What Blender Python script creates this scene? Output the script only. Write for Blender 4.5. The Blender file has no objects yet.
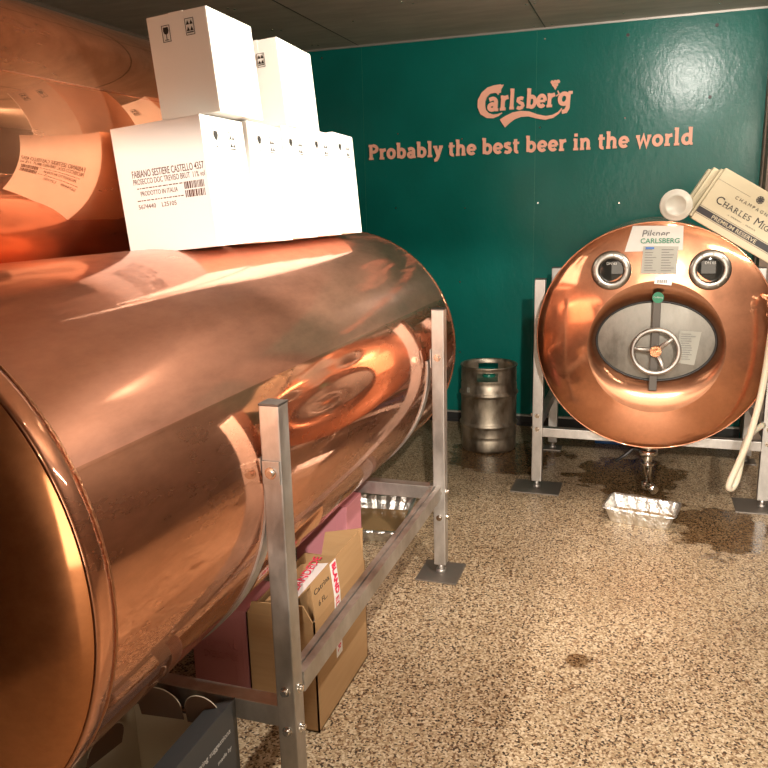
import bpy, math, random
from mathutils import Matrix, Vector, Euler
random.seed(7)
PI = math.pi
SC = bpy.context.scene
COL = SC.collection

# ------------------------------------------------------------------ camera, world, lights, exposure
CAM_H = 1.65
YAW, PITCH, ROLL, FPX = 0.330205, 0.22372947, -0.02550796, 776.18
f = Vector((-math.sin(YAW)*math.cos(PITCH), math.cos(YAW)*math.cos(PITCH), -math.sin(PITCH)))
r0 = Vector((math.cos(YAW), math.sin(YAW), 0)); u0 = r0.cross(f)
r = r0*math.cos(ROLL) + u0*math.sin(ROLL); u = -r0*math.sin(ROLL) + u0*math.cos(ROLL)
cd = bpy.data.cameras.new('camera'); cam = bpy.data.objects.new('camera', cd); COL.objects.link(cam)
cam.matrix_world = Matrix(((r.x, u.x, -f.x, 0), (r.y, u.y, -f.y, 0), (r.z, u.z, -f.z, CAM_H), (0, 0, 0, 1)))
cd.sensor_fit = 'HORIZONTAL'; cd.sensor_width = 36; cd.lens = 36*FPX/768; cd.clip_start = 0.02
SC.camera = cam

w = bpy.data.worlds.new('world'); SC.world = w; w.use_nodes = True
w.node_tree.nodes['Background'].inputs[0].default_value = (1.0, 0.85, 0.7, 1)
w.node_tree.nodes['Background'].inputs[1].default_value = 0.03

def spot(name, loc, target, power, size_deg, blend, radius, color):
    l = bpy.data.lights.new(name, 'SPOT'); o = bpy.data.objects.new(name, l); COL.objects.link(o)
    o.location = loc; d = Vector(target)-Vector(loc); o.rotation_euler = d.to_track_quat('-Z', 'Y').to_euler()
    l.energy = power; l.spot_size = math.radians(size_deg); l.spot_blend = blend; l.shadow_soft_size = radius; l.color = color
    return o
def area(name, loc, target, power, sx, sy, color):
    l = bpy.data.lights.new(name, 'AREA'); o = bpy.data.objects.new(name, l); COL.objects.link(o)
    l.shape = 'RECTANGLE'; l.size = sx; l.size_y = sy
    o.location = loc; d = Vector(target)-Vector(loc); o.rotation_euler = d.to_track_quat('-Z', 'Y').to_euler()
    l.energy = power; l.color = color
    return o
WARM = (1.0, 0.90, 0.78)
spot('visitor_spot_light', (0.62, -1.55, 2.50), (-0.75, 4.0, 1.25), 760, 40, 0.3, 0.03, WARM)
spot('second_visitor_spot_light', (-0.36, -1.9, 2.62), (0.1, 3.0, 0.0), 850, 27, 0.5, 0.03, WARM)
spot('rear_ceiling_spot_light', (0.27, 3.45, 2.72), (-0.5, 5.75, 2.25), 80, 105, 0.7, 0.06, (1.0, 0.93, 0.84))
spot('middle_ceiling_spot_light', (0.30, 1.75, 2.74), (0.15, 1.80, 0.0), 190, 87, 0.12, 0.04, WARM)
spot('side_ceiling_spot_light', (0.55, 2.45, 2.72), (-1.3, 2.65, 1.95), 520, 48, 0.35, 0.05, (1.0, 0.90, 0.76))
area('front_fill_light', (0.2, -2.9, 1.25), (0.3, 3.0, 2.5), 110, 3.2, 2.3, (1.0, 0.84, 0.66))  # added soft fill from the front to lift room and ceiling, no real fixture

area('ceiling_fill_light', (1.62, 3.4, 2.25), (0.2, 4.3, 2.815), 60, 2.6, 0.10, (1.0, 0.88, 0.72))  # added unseen upward fill that brightens the ceiling, no real fixture

SC.view_settings.view_transform = 'Standard'; SC.view_settings.look = 'None'
SC.view_settings.gamma = 1; SC.view_settings.use_curve_mapping = False
SC.view_settings.exposure = 0.26

# ------------------------------------------------------------------ mesh builder
class MB:
    def __init__(s): s.v = []; s.f = []; s.sm = []
    def add(s, vs, fs, M=None, smooth=False):
        b = len(s.v)
        for p in vs:
            p = Vector(p); s.v.append(M @ p if M else p)
        for q in fs: s.f.append(tuple(b+i for i in q)); s.sm.append(smooth)
        return s
    def box(s, c, d, M=None, bev=0.0):
        x, y, z = d[0]/2, d[1]/2, d[2]/2; cx, cy, cz = c
        if bev <= 0:
            vs = [(cx+i*x, cy+j*y, cz+k*z) for i in (-1, 1) for j in (-1, 1) for k in (-1, 1)]
            return s.add(vs, [(0, 1, 3, 2), (4, 6, 7, 5), (0, 4, 5, 1), (2, 3, 7, 6), (0, 2, 6, 4), (1, 5, 7, 3)], M)
        import bmesh
        bm = bmesh.new(); bmesh.ops.create_cube(bm, size=1)
        for v in bm.verts: v.co = Vector((v.co.x*d[0]+cx, v.co.y*d[1]+cy, v.co.z*d[2]+cz))
        bmesh.ops.bevel(bm, geom=list(bm.edges), offset=bev, segments=2, affect='EDGES', profile=0.7)
        bm.verts.index_update()
        s.add([v.co.copy() for v in bm.verts], [tuple(v.index for v in q.verts) for q in bm.faces], M)
        bm.free(); return s
    def bx(s, a, b, bev=0.0, M=None):
        return s.box([(a[i]+b[i])/2 for i in range(3)], [abs(b[i]-a[i]) for i in range(3)], M, bev)
    def tube(s, pts, rad, n=12, closed=False, caps=True):
        pts = [Vector(p) for p in pts]; N = len(pts); vs = []; fs = []
        rad = rad if isinstance(rad, (list, tuple)) else [rad]*N
        prev = None
        for i, p in enumerate(pts):
            if closed: t = pts[(i+1) % N]-pts[i-1]
            else: t = pts[min(i+1, N-1)]-pts[max(i-1, 0)]
            t.normalize()
            if prev is None:
                a = Vector((0, 0, 1)) if abs(t.z) < 0.9 else Vector((1, 0, 0)); prev = t.cross(a).normalized()
            prev = (prev - t*prev.dot(t)).normalized(); q = t.cross(prev)
            for k in range(n):
                an = 2*PI*k/n; vs.append(p+(prev*math.cos(an)+q*math.sin(an))*rad[i])
        for i in range(N if closed else N-1):
            j = (i+1) % N
            for k in range(n): fs.append((i*n+k, i*n+(k+1) % n, j*n+(k+1) % n, j*n+k))
        s.add(vs, fs, None, True)
        if caps and not closed:
            b = len(s.v)-len(vs)
            s.f.append(tuple(b+k for k in range(n))[::-1]); s.sm.append(False)
            s.f.append(tuple(b+(N-1)*n+k for k in range(n))); s.sm.append(False)
        return s
    def cyl(s, a, b, rad, n=24, r2=None): return s.tube([a, b], [rad, rad if r2 is None else r2], n)
    def lathe(s, prof, n=48, M=None, skip=None, smooth=True):
        vs = [(r_*math.cos(2*PI*k/n), r_*math.sin(2*PI*k/n), z) for r_, z in prof for k in range(n)]; fs = []
        for i in range(len(prof)-1):
            for k in range(n):
                if skip and skip(i, k): continue
                fs.append((i*n+k, i*n+(k+1) % n, (i+1)*n+(k+1) % n, (i+1)*n+k))
        return s.add(vs, fs, M, smooth)
    def prism(s, poly, d0, d1, M=None):          # polygon in local XY extruded along Z
        n = len(poly); vs = [(x, y, d0) for x, y in poly]+[(x, y, d1) for x, y in poly]
        fs = [tuple(range(n))[::-1], tuple(range(n, 2*n))]+[(i, (i+1) % n, n+(i+1) % n, n+i) for i in range(n)]
        return s.add(vs, fs, M)
    def ribbon(s, pts, wd, d0, d1, M=None):      # thick flat stroke in local XY
        P = [Vector((p[0], p[1])) for p in pts]; n = len(P); closed = n > 2 and (P[0]-P[-1]).length < 1e-6
        if closed: P = P[:-1]; n -= 1
        L = []; R_ = []
        for i in range(n):
            if closed: a = (P[i]-P[i-1]).normalized(); b = (P[(i+1) % n]-P[i]).normalized()
            else:
                a = (P[i]-P[i-1]).normalized() if i else (P[1]-P[0]).normalized()
                b = (P[i+1]-P[i]).normalized() if i < n-1 else a
            t = (a+b).normalized() if (a+b).length > 1e-4 else a; nn = Vector((-t.y, t.x))
            c = max(0.5, nn.dot(Vector((-a.y, a.x)))); wi = wd[i] if isinstance(wd, (list, tuple)) else wd
            L.append(P[i]+nn*wi/2/c); R_.append(P[i]-nn*wi/2/c)
        m = n if closed else n-1
        vs = []
        for i in range(n):
            vs += [(L[i].x, L[i].y, d0), (R_[i].x, R_[i].y, d0), (R_[i].x, R_[i].y, d1), (L[i].x, L[i].y, d1)]
        fs = []
        for i in range(m):
            j = (i+1) % n; a = i*4; b = j*4
            fs += [(a+3, a+2, b+2, b+3), (a, b, b+1, a+1), (a, a+3, b+3, b), (a+1, b+1, b+2, a+2)]
        if not closed: fs += [(0, 1, 2, 3), tuple((n-1)*4+k for k in (3, 2, 1, 0))]
        return s.add(vs, fs, M)

def chain(o):
    M = Matrix.Identity(4)
    while o is not None:
        M = o.matrix_basis @ M; o = o.parent
    return M
def build(name, mb, m, parent=None, world=True, label=None, kind=None):
    Mi = chain(parent).inverted() if (world and parent is not None) else None
    vs = [Mi @ v for v in mb.v] if Mi else mb.v
    me = bpy.data.meshes.new(name); me.from_pydata([tuple(v) for v in vs], [], mb.f)
    me.polygons.foreach_set('use_smooth', mb.sm); me.materials.append(m); me.update()
    import bmesh
    bm = bmesh.new(); bm.from_mesh(me); bmesh.ops.recalc_face_normals(bm, faces=bm.faces); bm.to_mesh(me); bm.free()
    o = bpy.data.objects.new(name, me); COL.objects.link(o)
    if parent is not None: o.parent = parent
    if label: o['label'] = label
    if kind: o['kind'] = kind
    return o
def thing(name, label, cat, loc=(0, 0, 0), rot=(0, 0, 0), group=None):
    o = bpy.data.objects.new(name, None); COL.objects.link(o); o.location = loc; o.rotation_euler = rot
    o.empty_display_size = 0.05; o['label'] = label; o['category'] = cat
    if group: o['group'] = group
    return o
def T(x, y, z, rx=0, ry=0, rz=0): return Matrix.Translation((x, y, z)) @ Euler((rx, ry, rz)).to_matrix().to_4x4()
FRONT = Euler((PI/2, 0, 0)).to_matrix().to_4x4()      # local XY text -> world XZ facing -Y
SIDE = Euler((PI/2, 0, PI/2)).to_matrix().to_4x4()    # text reads along +Y, facing +X
def text(mb, s, size, M, width=None, bold=0.0, d=0.0006, align='LEFT', flip=False, shear=0):
    cu = bpy.data.curves.new('t', 'FONT'); cu.body = s; cu.size = size; cu.extrude = d/2; cu.offset = bold*size
    cu.align_x = align; cu.shear = shear; cu.resolution_u = 3
    ob = bpy.data.objects.new('t', cu); COL.objects.link(ob)
    dg = bpy.context.evaluated_depsgraph_get(); me = bpy.data.meshes.new_from_object(ob.evaluated_get(dg))
    vs = [v.co.copy() for v in me.vertices]; fs = [tuple(p.vertices) for p in me.polygons]
    bpy.data.objects.remove(ob); bpy.data.curves.remove(cu); bpy.data.meshes.remove(me)
    if vs and width:
        x0 = min(v.x for v in vs); x1 = max(v.x for v in vs); k = width/(x1-x0); off = x0 if align == 'LEFT' else 0
        for v in vs: v.x = (v.x-off)*k
    mb.add(vs, fs, M); return mb

# ------------------------------------------------------------------ materials
def mat(name, col, rough=0.5, metal=0.0, **kw):
    m = bpy.data.materials.new(name); m.use_nodes = True; b = m.node_tree.nodes['Principled BSDF']
    b.inputs['Base Color'].default_value = (*col, 1); b.inputs['Roughness'].default_value = rough; b.inputs['Metallic'].default_value = metal
    for k, v in kw.items(): b.inputs[k.replace('_', ' ')].default_value = v
    return m
class NT:
    def __init__(s, m): s.t = m.node_tree; s.b = s.t.nodes['Principled BSDF']
    def n(s, typ, **kw):
        x = s.t.nodes.new(typ)
        for k, v in kw.items():
            if hasattr(x, k): setattr(x, k, v)
            else: x.inputs[k.replace('_', ' ')].default_value = v
        return x
    def l(s, a, ao, b, bi): s.t.links.new(a.outputs[ao], b.inputs[bi])
    def ramp(s, stops, interp='LINEAR'):
        x = s.t.nodes.new('ShaderNodeValToRGB'); x.color_ramp.interpolation = interp
        while len(x.color_ramp.elements) < len(stops): x.color_ramp.elements.new(0.5)
        for e, (p, c) in zip(x.color_ramp.elements, stops): e.position = p; e.color = (*c, 1) if len(c) == 3 else c
        return x
    def coord(s, scale=(1, 1, 1), out='Object'):
        tc = s.n('ShaderNodeTexCoord'); mp = s.n('ShaderNodeMapping'); mp.inputs['Scale'].default_value = scale
        s.l(tc, out, mp, 'Vector'); return mp
    def bump(s, src, out, strength, dist=0.001):
        b = s.n('ShaderNodeBump'); b.inputs['Strength'].default_value = strength; b.inputs['Distance'].default_value = dist
        s.l(src, out, b, 'Height'); s.l(b, 'Normal', s.b, 'Normal'); return b

def copper(name, base=(0.82, 0.40, 0.25), rough=(0.035, 0.08), haze=0.28, hrough=0.40, scr=0.002, wave=0.05):
    m = mat(name, base, 0.15, 1.0); t = NT(m)
    mp = t.coord((5, 1.0, 5)); n1 = t.n('ShaderNodeTexNoise', Scale=1.6, Detail=5.0, Roughness=0.65); t.l(mp, 0, n1, 'Vector')
    rr = t.ramp([(0.35, (rough[0],)*3), (0.7, (rough[1],)*3)]); t.l(n1, 'Fac', rr, 'Fac'); t.l(rr, 'Color', t.b, 'Roughness')
    mp2 = t.coord((3, 3, 3)); n2 = t.n('ShaderNodeTexNoise', Scale=2.0, Detail=5.0, Roughness=0.6); t.l(mp2, 0, n2, 'Vector')
    cr = t.ramp([(0.3, tuple(c*0.90 for c in base)), (0.7, base)]); t.l(n2, 'Fac', cr, 'Fac'); t.l(cr, 'Color', t.b, 'Base Color')
    mp3 = t.coord((1, 60, 1)); n3 = t.n('ShaderNodeTexNoise', Scale=3.0, Detail=4.0); t.l(mp3, 0, n3, 'Vector')
    mp4 = t.coord((1, 1, 1)); n4 = t.n('ShaderNodeTexNoise', Scale=2.2, Detail=1.0); t.l(mp4, 0, n4, 'Vector')
    b1 = t.n('ShaderNodeBump', Strength=scr, Distance=0.002); t.l(n3, 'Fac', b1, 'Height')
    b2 = t.n('ShaderNodeBump', Strength=wave, Distance=0.012); t.l(n4, 'Fac', b2, 'Height'); t.l(b1, 'Normal', b2, 'Normal')
    t.l(b2, 'Normal', t.b, 'Normal')
    h = t.n('ShaderNodeBsdfPrincipled'); h.inputs['Metallic'].default_value = 1; h.inputs['Roughness'].default_value = hrough; t.l(cr, 'Color', h, 'Base Color')
    mp5 = t.coord((2.5, 0.8, 2.5)); n5 = t.n('ShaderNodeTexNoise', Scale=2.4, Detail=6.0, Roughness=0.7); t.l(mp5, 0, n5, 'Vector')
    hr = t.ramp([(0.3, (haze*0.7,)*3), (0.7, (min(1, haze*1.3),)*3)]); t.l(n5, 'Fac', hr, 'Fac')
    mx = t.n('ShaderNodeMixShader'); t.l(hr, 'Color', mx, 0); t.l(t.b, 0, mx, 1); t.l(h, 0, mx, 2)
    t.l(mx, 0, t.t.nodes['Material Output'], 'Surface')
    return m
M_COP = copper('copper_polished')
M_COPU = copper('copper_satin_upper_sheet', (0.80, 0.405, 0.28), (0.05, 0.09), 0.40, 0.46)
M_COPH = copper('copper_head', (0.76, 0.355, 0.205), (0.06, 0.12), 0.38, 0.36, 0.004, 0.12)
M_COPM = copper('copper_mirror', (0.86, 0.43, 0.25), (0.012, 0.04), 0.22, 0.35, 0.0, 0.02)
M_COLL = copper('copper_collar_brown', (0.40, 0.19, 0.11), (0.10, 0.18), 0.4, 0.4, 0.004, 0.05)  # darker, browner base than the head around the manhole
M_COPE = copper('copper_end_head', (0.84, 0.36, 0.16), (0.08, 0.15), 0.45, 0.40, 0.004, 0.10)  # deeper orange base stands in for light bounced between copper surfaces
M_WELD = mat('copper_weld', (0.50, 0.24, 0.13), 0.35, 1.0)
t = NT(M_WELD); mp = t.coord(); n = t.n('ShaderNodeTexNoise', Scale=140.0, Detail=2.0); t.l(mp, 0, n, 'Vector'); t.bump(n, 'Fac', 0.8, 0.004)
def steel(name, col, r0_, r1_, sc=6, dirt=0.6):
    m = mat(name, col, 0.3, 1.0); t = NT(m); mp = t.coord((1, 1, 0.5))
    n = t.n('ShaderNodeTexNoise', Scale=sc, Detail=6.0, Roughness=0.7); t.l(mp, 0, n, 'Vector')
    a = t.ramp([(0.35, (r0_,)*3), (0.65, (r1_,)*3)]); t.l(n, 'Fac', a, 'Fac'); t.l(a, 'Color', t.b, 'Roughness')
    c = t.ramp([(0.3, tuple(x*dirt for x in col)), (0.62, col)]); t.l(n, 'Fac', c, 'Fac'); t.l(c, 'Color', t.b, 'Base Color')
    return m
M_ST = steel('stainless_frame', (0.62, 0.60, 0.57), 0.42, 0.58)
M_DOOR = steel('manhole_plate', (0.28, 0.265, 0.235), 0.40, 0.60, 9, 0.45)
M_KEG = steel('keg_steel', (0.55, 0.48, 0.38), 0.36, 0.6, 11, 0.45)
M_CHR = mat('chrome', (0.8, 0.78, 0.74), 0.14, 1.0)
M_DST = mat('dark_steel', (0.30, 0.27, 0.24), 0.55, 0.9)
M_DARKBAR = mat('dark_bar', (0.11, 0.10, 0.09), 0.5, 0.8)
M_ST2 = mat('brushed_flange', (0.33, 0.315, 0.29), 0.34, 1.0)
M_FOIL = mat('foil', (0.80, 0.79, 0.76), 0.42, 1.0)
t = NT(M_FOIL); mp = t.coord(); n = t.n('ShaderNodeTexNoise', Scale=24.0, Detail=3.0); t.l(mp, 0, n, 'Vector'); t.bump(n, 'Fac', 0.8, 0.02)
M_WBOX = mat('white_carton', (0.88, 0.87, 0.84), 0.55)
M_INK = mat('black_ink', (0.02, 0.018, 0.016), 0.6)
M_INKB = mat('brown_ink', (0.10, 0.035, 0.02), 0.6)
M_INKG = mat('grey_ink', (0.17, 0.165, 0.165), 0.6)
M_KRAFT = mat('kraft_card', (0.42, 0.25, 0.11), 0.75)
t = NT(M_KRAFT); mp = t.coord((1, 1, 14)); n = t.n('ShaderNodeTexNoise', Scale=6.0, Detail=3.0); t.l(mp, 0, n, 'Vector')
c = t.ramp([(0.3, (0.40, 0.235, 0.105)), (0.7, (0.43, 0.26, 0.12))]); t.l(n, 'Fac', c, 'Fac'); t.l(c, 'Color', t.b, 'Base Color')
M_PINK = mat('pink_card', (0.66, 0.26, 0.30), 0.6)
M_PINKD = mat('dusky_pink_card', (0.56, 0.22, 0.23), 0.55)
M_TAPE = mat('white_tape', (0.82, 0.80, 0.78), 0.35)
M_RED = mat('red_print', (0.62, 0.03, 0.08), 0.5)
M_BLK = mat('black_card', (0.055, 0.058, 0.06), 0.42)
M_BRN = mat('brown_card_lining', (0.13, 0.065, 0.035), 0.5)
M_CREAM = mat('cream_card', (0.62, 0.55, 0.42), 0.55)
M_CBOX = mat('champagne_card', (0.60, 0.54, 0.38), 0.45)
M_NAVY = mat('dark_print', (0.02, 0.018, 0.024), 0.5)
M_PAPER = mat('paper', (0.56, 0.55, 0.52), 0.6)
M_PAPERG = mat('grey_paper', (0.36, 0.36, 0.32), 0.6)
M_GRN = mat('green_print', (0.01, 0.20, 0.10), 0.45)
M_LET = mat('copper_lettering', (0.88, 0.45, 0.32), 0.5)
M_HOSE = mat('cream_hose', (0.66, 0.60, 0.47), 0.35, 0, Subsurface_Weight=0.2)
M_LID = mat('milky_plastic', (0.80, 0.78, 0.70), 0.3, 0, Transmission_Weight=0.35)
M_BLACK = mat('black_rubber', (0.015, 0.015, 0.015), 0.45)
M_GLASS = mat('dark_sight_glass', (0.02, 0.02, 0.018), 0.05, 0)
M_BLUE = mat('blue_plastic', (0.02, 0.12, 0.42), 0.4)
M_LIQ = mat('murky_water', (0.27, 0.17, 0.08), 0.10, 0, IOR=1.33)
M_GCAP = mat('green_cap', (0.01, 0.16, 0.11), 0.3)

# floor: terrazzo with exposed aggregate and a damp stain
M_FLOOR = mat('terrazzo', (0.5, 0.4, 0.3), 0.4); t = NT(M_FLOOR); mp = t.coord()
v1 = t.n('ShaderNodeTexVoronoi', Scale=78.0); t.l(mp, 0, v1, 'Vector')
v2 = t.n('ShaderNodeTexVoronoi', Scale=150.0); t.l(mp, 0, v2, 'Vector')
sp1 = t.n('ShaderNodeSeparateColor'); t.l(v1, 'Color', sp1, 'Color')
sp2 = t.n('ShaderNodeSeparateColor'); t.l(v2, 'Color', sp2, 'Color')
stone = [(0.0, (0.045, 0.028, 0.018)), (0.10, (0.13, 0.07, 0.035)), (0.19, (0.25, 0.15, 0.08)), (0.30, (0.56, 0.44, 0.29)), (0.5, (0.38, 0.28, 0.17)), (0.68, (0.68, 0.57, 0.41)), (0.86, (0.45, 0.345, 0.21))]
c1 = t.ramp(stone, 'CONSTANT'); t.l(sp1, 'Red', c1, 'Fac')
c2 = t.ramp(stone, 'CONSTANT'); t.l(sp2, 'Green', c2, 'Fac')
mx = t.n('ShaderNodeMix', data_type='RGBA'); g = t.ramp([(0.30, (0, 0, 0)), (0.36, (1, 1, 1))]); 
t.l(v1, 'Distance', g, 'Fac'); t.l(g, 'Color', mx, 'Factor'); t.l(c1, 'Color', mx, 'A'); t.l(c2, 'Color', mx, 'B')
sx = t.n('ShaderNodeSeparateXYZ'); t.l(mp, 0, sx, 'Vector')
def blob(cx, cy, rx, ry, nscale, thr):
    a = t.n('ShaderNodeVectorMath', operation='SUBTRACT'); t.l(mp, 0, a, 0); a.inputs[1].default_value = (cx, cy, 0)
    b = t.n('ShaderNodeVectorMath', operation='MULTIPLY'); t.l(a, 0, b, 0); b.inputs[1].default_value = (1/rx, 1/ry, 0)
    l = t.n('ShaderNodeVectorMath', operation='LENGTH'); t.l(b, 0, l, 0)
    no = t.n('ShaderNodeTexNoise', Scale=nscale, Detail=5.0); t.l(mp, 0, no, 'Vector')
    k = t.n('ShaderNodeMath', operation='MULTIPLY_ADD'); t.l(no, 'Fac', k, 0); k.inputs[1].default_value = 1.6; t.l(l, 'Value', k, 2)
    q = t.n('ShaderNodeMapRange'); t.l(k, 0, q, 'Value'); q.inputs['From Min'].default_value = thr; q.inputs['From Max'].default_value = thr+0.22
    q.inputs['To Min'].default_value = 1; q.inputs['To Max'].default_value = 0; return q
b1 = blob(0.42, 4.05, 0.34, 0.42, 7.0, 1.45); b2 = blob(-0.05, 4.75, 0.40, 0.45, 6.0, 1.5); b3 = blob(-0.17, 2.66, 0.08, 0.08, 9.0, 1.25); b4 = blob(-0.85, 4.95, 0.50, 0.42, 5.0, 1.45)
mxa = t.n('ShaderNodeMath', operation='MAXIMUM'); t.l(b1, 0, mxa, 0); t.l(b2, 0, mxa, 1)
mxc = t.n('ShaderNodeMath', operation='MAXIMUM'); t.l(b3, 0, mxc, 0); t.l(b4, 0, mxc, 1)
mxb = t.n('ShaderNodeMath', operation='MAXIMUM'); t.l(mxa, 0, mxb, 0); t.l(mxc, 0, mxb, 1)
wet = t.n('ShaderNodeMix', data_type='RGBA', blend_type='MULTIPLY'); wet.inputs['B'].default_value = (0.36, 0.29, 0.22, 1)
t.l(mxb, 0, wet, 'Factor'); t.l(mx, 'Result', wet, 'A')
nb = t.n('ShaderNodeTexNoise', Scale=1.3, Detail=3.0); t.l(mp, 0, nb, 'Vector'); cb = t.ramp([(0.3, (0.78, 0.74, 0.70)), (0.7, (1.0, 1.0, 1.0))]); t.l(nb, 'Fac', cb, 'Fac')
w2 = t.n('ShaderNodeMix', data_type='RGBA', blend_type='MULTIPLY'); w2.inputs['Factor'].default_value = 1; t.l(wet, 'Result', w2, 'A'); t.l(cb, 'Color', w2, 'B')
t.l(w2, 'Result', t.b, 'Base Color')
ro = t.n('ShaderNodeMapRange'); t.l(mxb, 0, ro, 'Value'); ro.inputs['To Min'].default_value = 0.42; ro.inputs['To Max'].default_value = 0.16; t.l(ro, 0, t.b, 'Roughness')
t.bump(v1, 'Distance', 0.12, 0.002)

# wall: glossy dark green paint with orange peel
M_GREEN = mat('green_gloss_paint', (0.004, 0.105, 0.075), 0.25, 0, Specular_IOR_Level=0.38); t = NT(M_GREEN); mp = t.coord((1, 1, 1))
n1 = t.n('ShaderNodeTexNoise', Scale=2.0, Detail=4.0); t.l(mp, 0, n1, 'Vector')
c = t.ramp([(0.3, (0.002, 0.110, 0.088)), (0.7, (0.003, 0.140, 0.115))]); t.l(n1, 'Fac', c, 'Fac'); t.l(c, 'Color', t.b, 'Base Color')
mq = t.coord((1, 1, 0.6)); n2 = t.n('ShaderNodeTexNoise', Scale=22.0, Detail=4.0, Roughness=0.6); t.l(mq, 0, n2, 'Vector')
t.bump(n2, 'Fac', 0.20, 0.01)
M_CEIL = mat('dark_wood_ceiling', (0.10, 0.08, 0.06), 0.45); t = NT(M_CEIL); mp = t.coord((1.2, 5, 1))
n1 = t.n('ShaderNodeTexNoise', Scale=2.4, Detail=7.0, Roughness=0.65); t.l(mp, 0, n1, 'Vector')
c = t.ramp([(0.25, (0.30, 0.25, 0.20)), (0.75, (0.52, 0.45, 0.37))]); t.l(n1, 'Fac', c, 'Fac'); t.l(c, 'Color', t.b, 'Base Color')
M_WALL = mat('taupe_wall', (0.20, 0.15, 0.11), 0.6)
M_WALLF = mat('brown_visitor_wall', (0.26, 0.13, 0.06), 0.6)
M_TRIM = mat('metal_trim', (0.42, 0.40, 0.36), 0.4, 0.6)
M_BASE = mat('black_baseboard', (0.012, 0.011, 0.010), 0.5)

# ------------------------------------------------------------------ the room
YB, ZC, XL, XR, YF = 5.75, 2.815, -3.3, 1.7, -3.2
def struct(name, mb, m, parent=None): return build(name, mb, m, parent, kind='structure' if parent is None else None)
struct('floor', MB().bx((XL, YF, -0.1), (XR, YB, 0)), M_FLOOR)
ceil = struct('ceiling', MB().bx((XL, YF, ZC), (XR, YB, ZC+0.1)), M_CEIL)
wb = struct('wall_back', MB().bx((XL, YB, 0), (XR, YB+0.1, ZC)), M_GREEN)
struct('wall_left', MB().bx((XL-0.1, YF, 0), (XL, YB, ZC)), M_WALL)
struct('wall_right', MB().bx((XR, YF, 0), (XR+0.1, YB, ZC)), M_WALL)
struct('wall_front', MB().bx((XL, YF-0.1, 0), (XR, YF, ZC)), M_WALLF)
struct('wall_doorway', MB().bx((XL, -0.37, 0), (-0.36, -0.25, ZC)).bx((1.25, -0.37, 0), (XR, -0.25, ZC)).bx((-0.36, -0.37, 2.30), (1.25, -0.25, ZC)), M_WALL)
struct('trim_1', MB().bx((XL, YB-0.008, ZC-0.012), (0.655, YB, ZC)), M_TRIM)
struct('trim_2', MB().bx((0.665, 5.50, 0), (1.05, YB, ZC)).bx((0.655, 5.66, 0.06), (0.665, YB, ZC)), M_WALL)
struct('baseboard_back', MB().bx((XL, YB-0.016, 0), (0.655, YB, 0.075)).bx((XL, YB-0.024, 0), (0.655, YB-0.016, 0.02)), M_BASE)
struct('trim_3', MB().bx((XL, YB-0.020, 0.075), (0.655, YB, 0.088)), M_TRIM)
mb = MB()
for X in (-2.10, -0.745): mb.bx((X-0.003, YF, ZC-0.0015), (X+0.003, YB, ZC+0.01))
mb.bx((XL, 3.30, ZC-0.0015), (XR, 3.306, ZC+0.01)); build('panel_joint', mb, M_BLACK, ceil)
mb = MB()
for X in (-2.08, -0.80): mb.bx((X-0.0012, YB-0.0012, 0.09), (X+0.0012, YB+0.01, ZC-0.012))
build('panel_joint', mb, M_GCAP, wb)
for (x, z, dk) in [(-2.396, 2.752, 0), (-1.811, 2.178, 0), (-1.326, 2.118, 0), (-0.769, 2.167, 0), (-0.201, 2.198, 0), (0.324, 2.298, 1), (-1.344, 1.087, 0), (-1.346, 0.55, 0), (-0.773, 1.653, 0), (-0.217, 1.639, 0), (-1.839, 1.643, 0), (-0.204, 2.72, 1), (0.338, 2.732, 1), (-0.746, 2.743, 0), (-1.305, 1.63, 0)]:
    build('screw', MB().cyl((x, YB+0.002, z), (x, YB-0.003, z), 0.011 if dk else 0.006, 10), M_BLACK if dk else M_CHR, wb)
for (x, y) in [(-1.439, 4.696), (-1.386, 4.745), (-0.719, 5.05), (-0.811, 5.668), (-0.69, 5.66), (-0.227, 5.546), (-2.417, 4.398), (-2.397, 4.44), (-2.444, 5.024), (-2.39, 5.049), (-2.401, 5.583), (-2.362, 5.602), (-1.866, 5.015), (0.334, 5.532), (-0.77, 5.05)]:
    build('screw', MB().cyl((x, y, ZC+0.002), (x, y, ZC-0.003), 0.007, 10), M_CHR, ceil)

# ------------------------------------------------------------------ tanks
def pt(xc, zc, R, a): return (xc+R*math.cos(a), zc+R*math.sin(a))
def cyl_shell(xc, zc, R, y0, y1, n=144, ny=10, upper=None):
    mb = MB(); vs = []; fs = []
    for j in range(ny+1):
        y = y0+(y1-y0)*j/ny
        for k in range(n):
            x, z = pt(xc, zc, R, 2*PI*k/n); vs.append((x, y, z))
    for j in range(ny):
        for k in range(n):
            if upper is not None and (10 <= k < 62) != upper: continue
            fs.append((j*n+k, j*n+(k+1) % n, (j+1)*n+(k+1) % n, (j+1)*n+k))
    return mb.add(vs, fs, None, True)
def dish(xc, zc, R, y, depth, sgn, n=128, nr=20, knuckle=0.06):
    prof = []
    for i in range(nr+1):
        q = i/nr; rr_ = R*q
        dd = depth*(1-q*q)*0.75 + depth*0.25*math.sqrt(max(0, 1-q**8)); prof.append((rr_, dd))
    vs = []; fs = []
    for rr_, dd in prof:
        for k in range(n):
            x, z = pt(xc, zc, max(rr_, 0.001), 2*PI*k/n); vs.append((x, y+sgn*dd, z))
    for i in range(nr):
        for k in range(n): fs.append((i*n+k, i*n+(k+1) % n, (i+1)*n+(k+1) % n, (i+1)*n+k))
    return MB().add(vs, fs, None, True)
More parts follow.
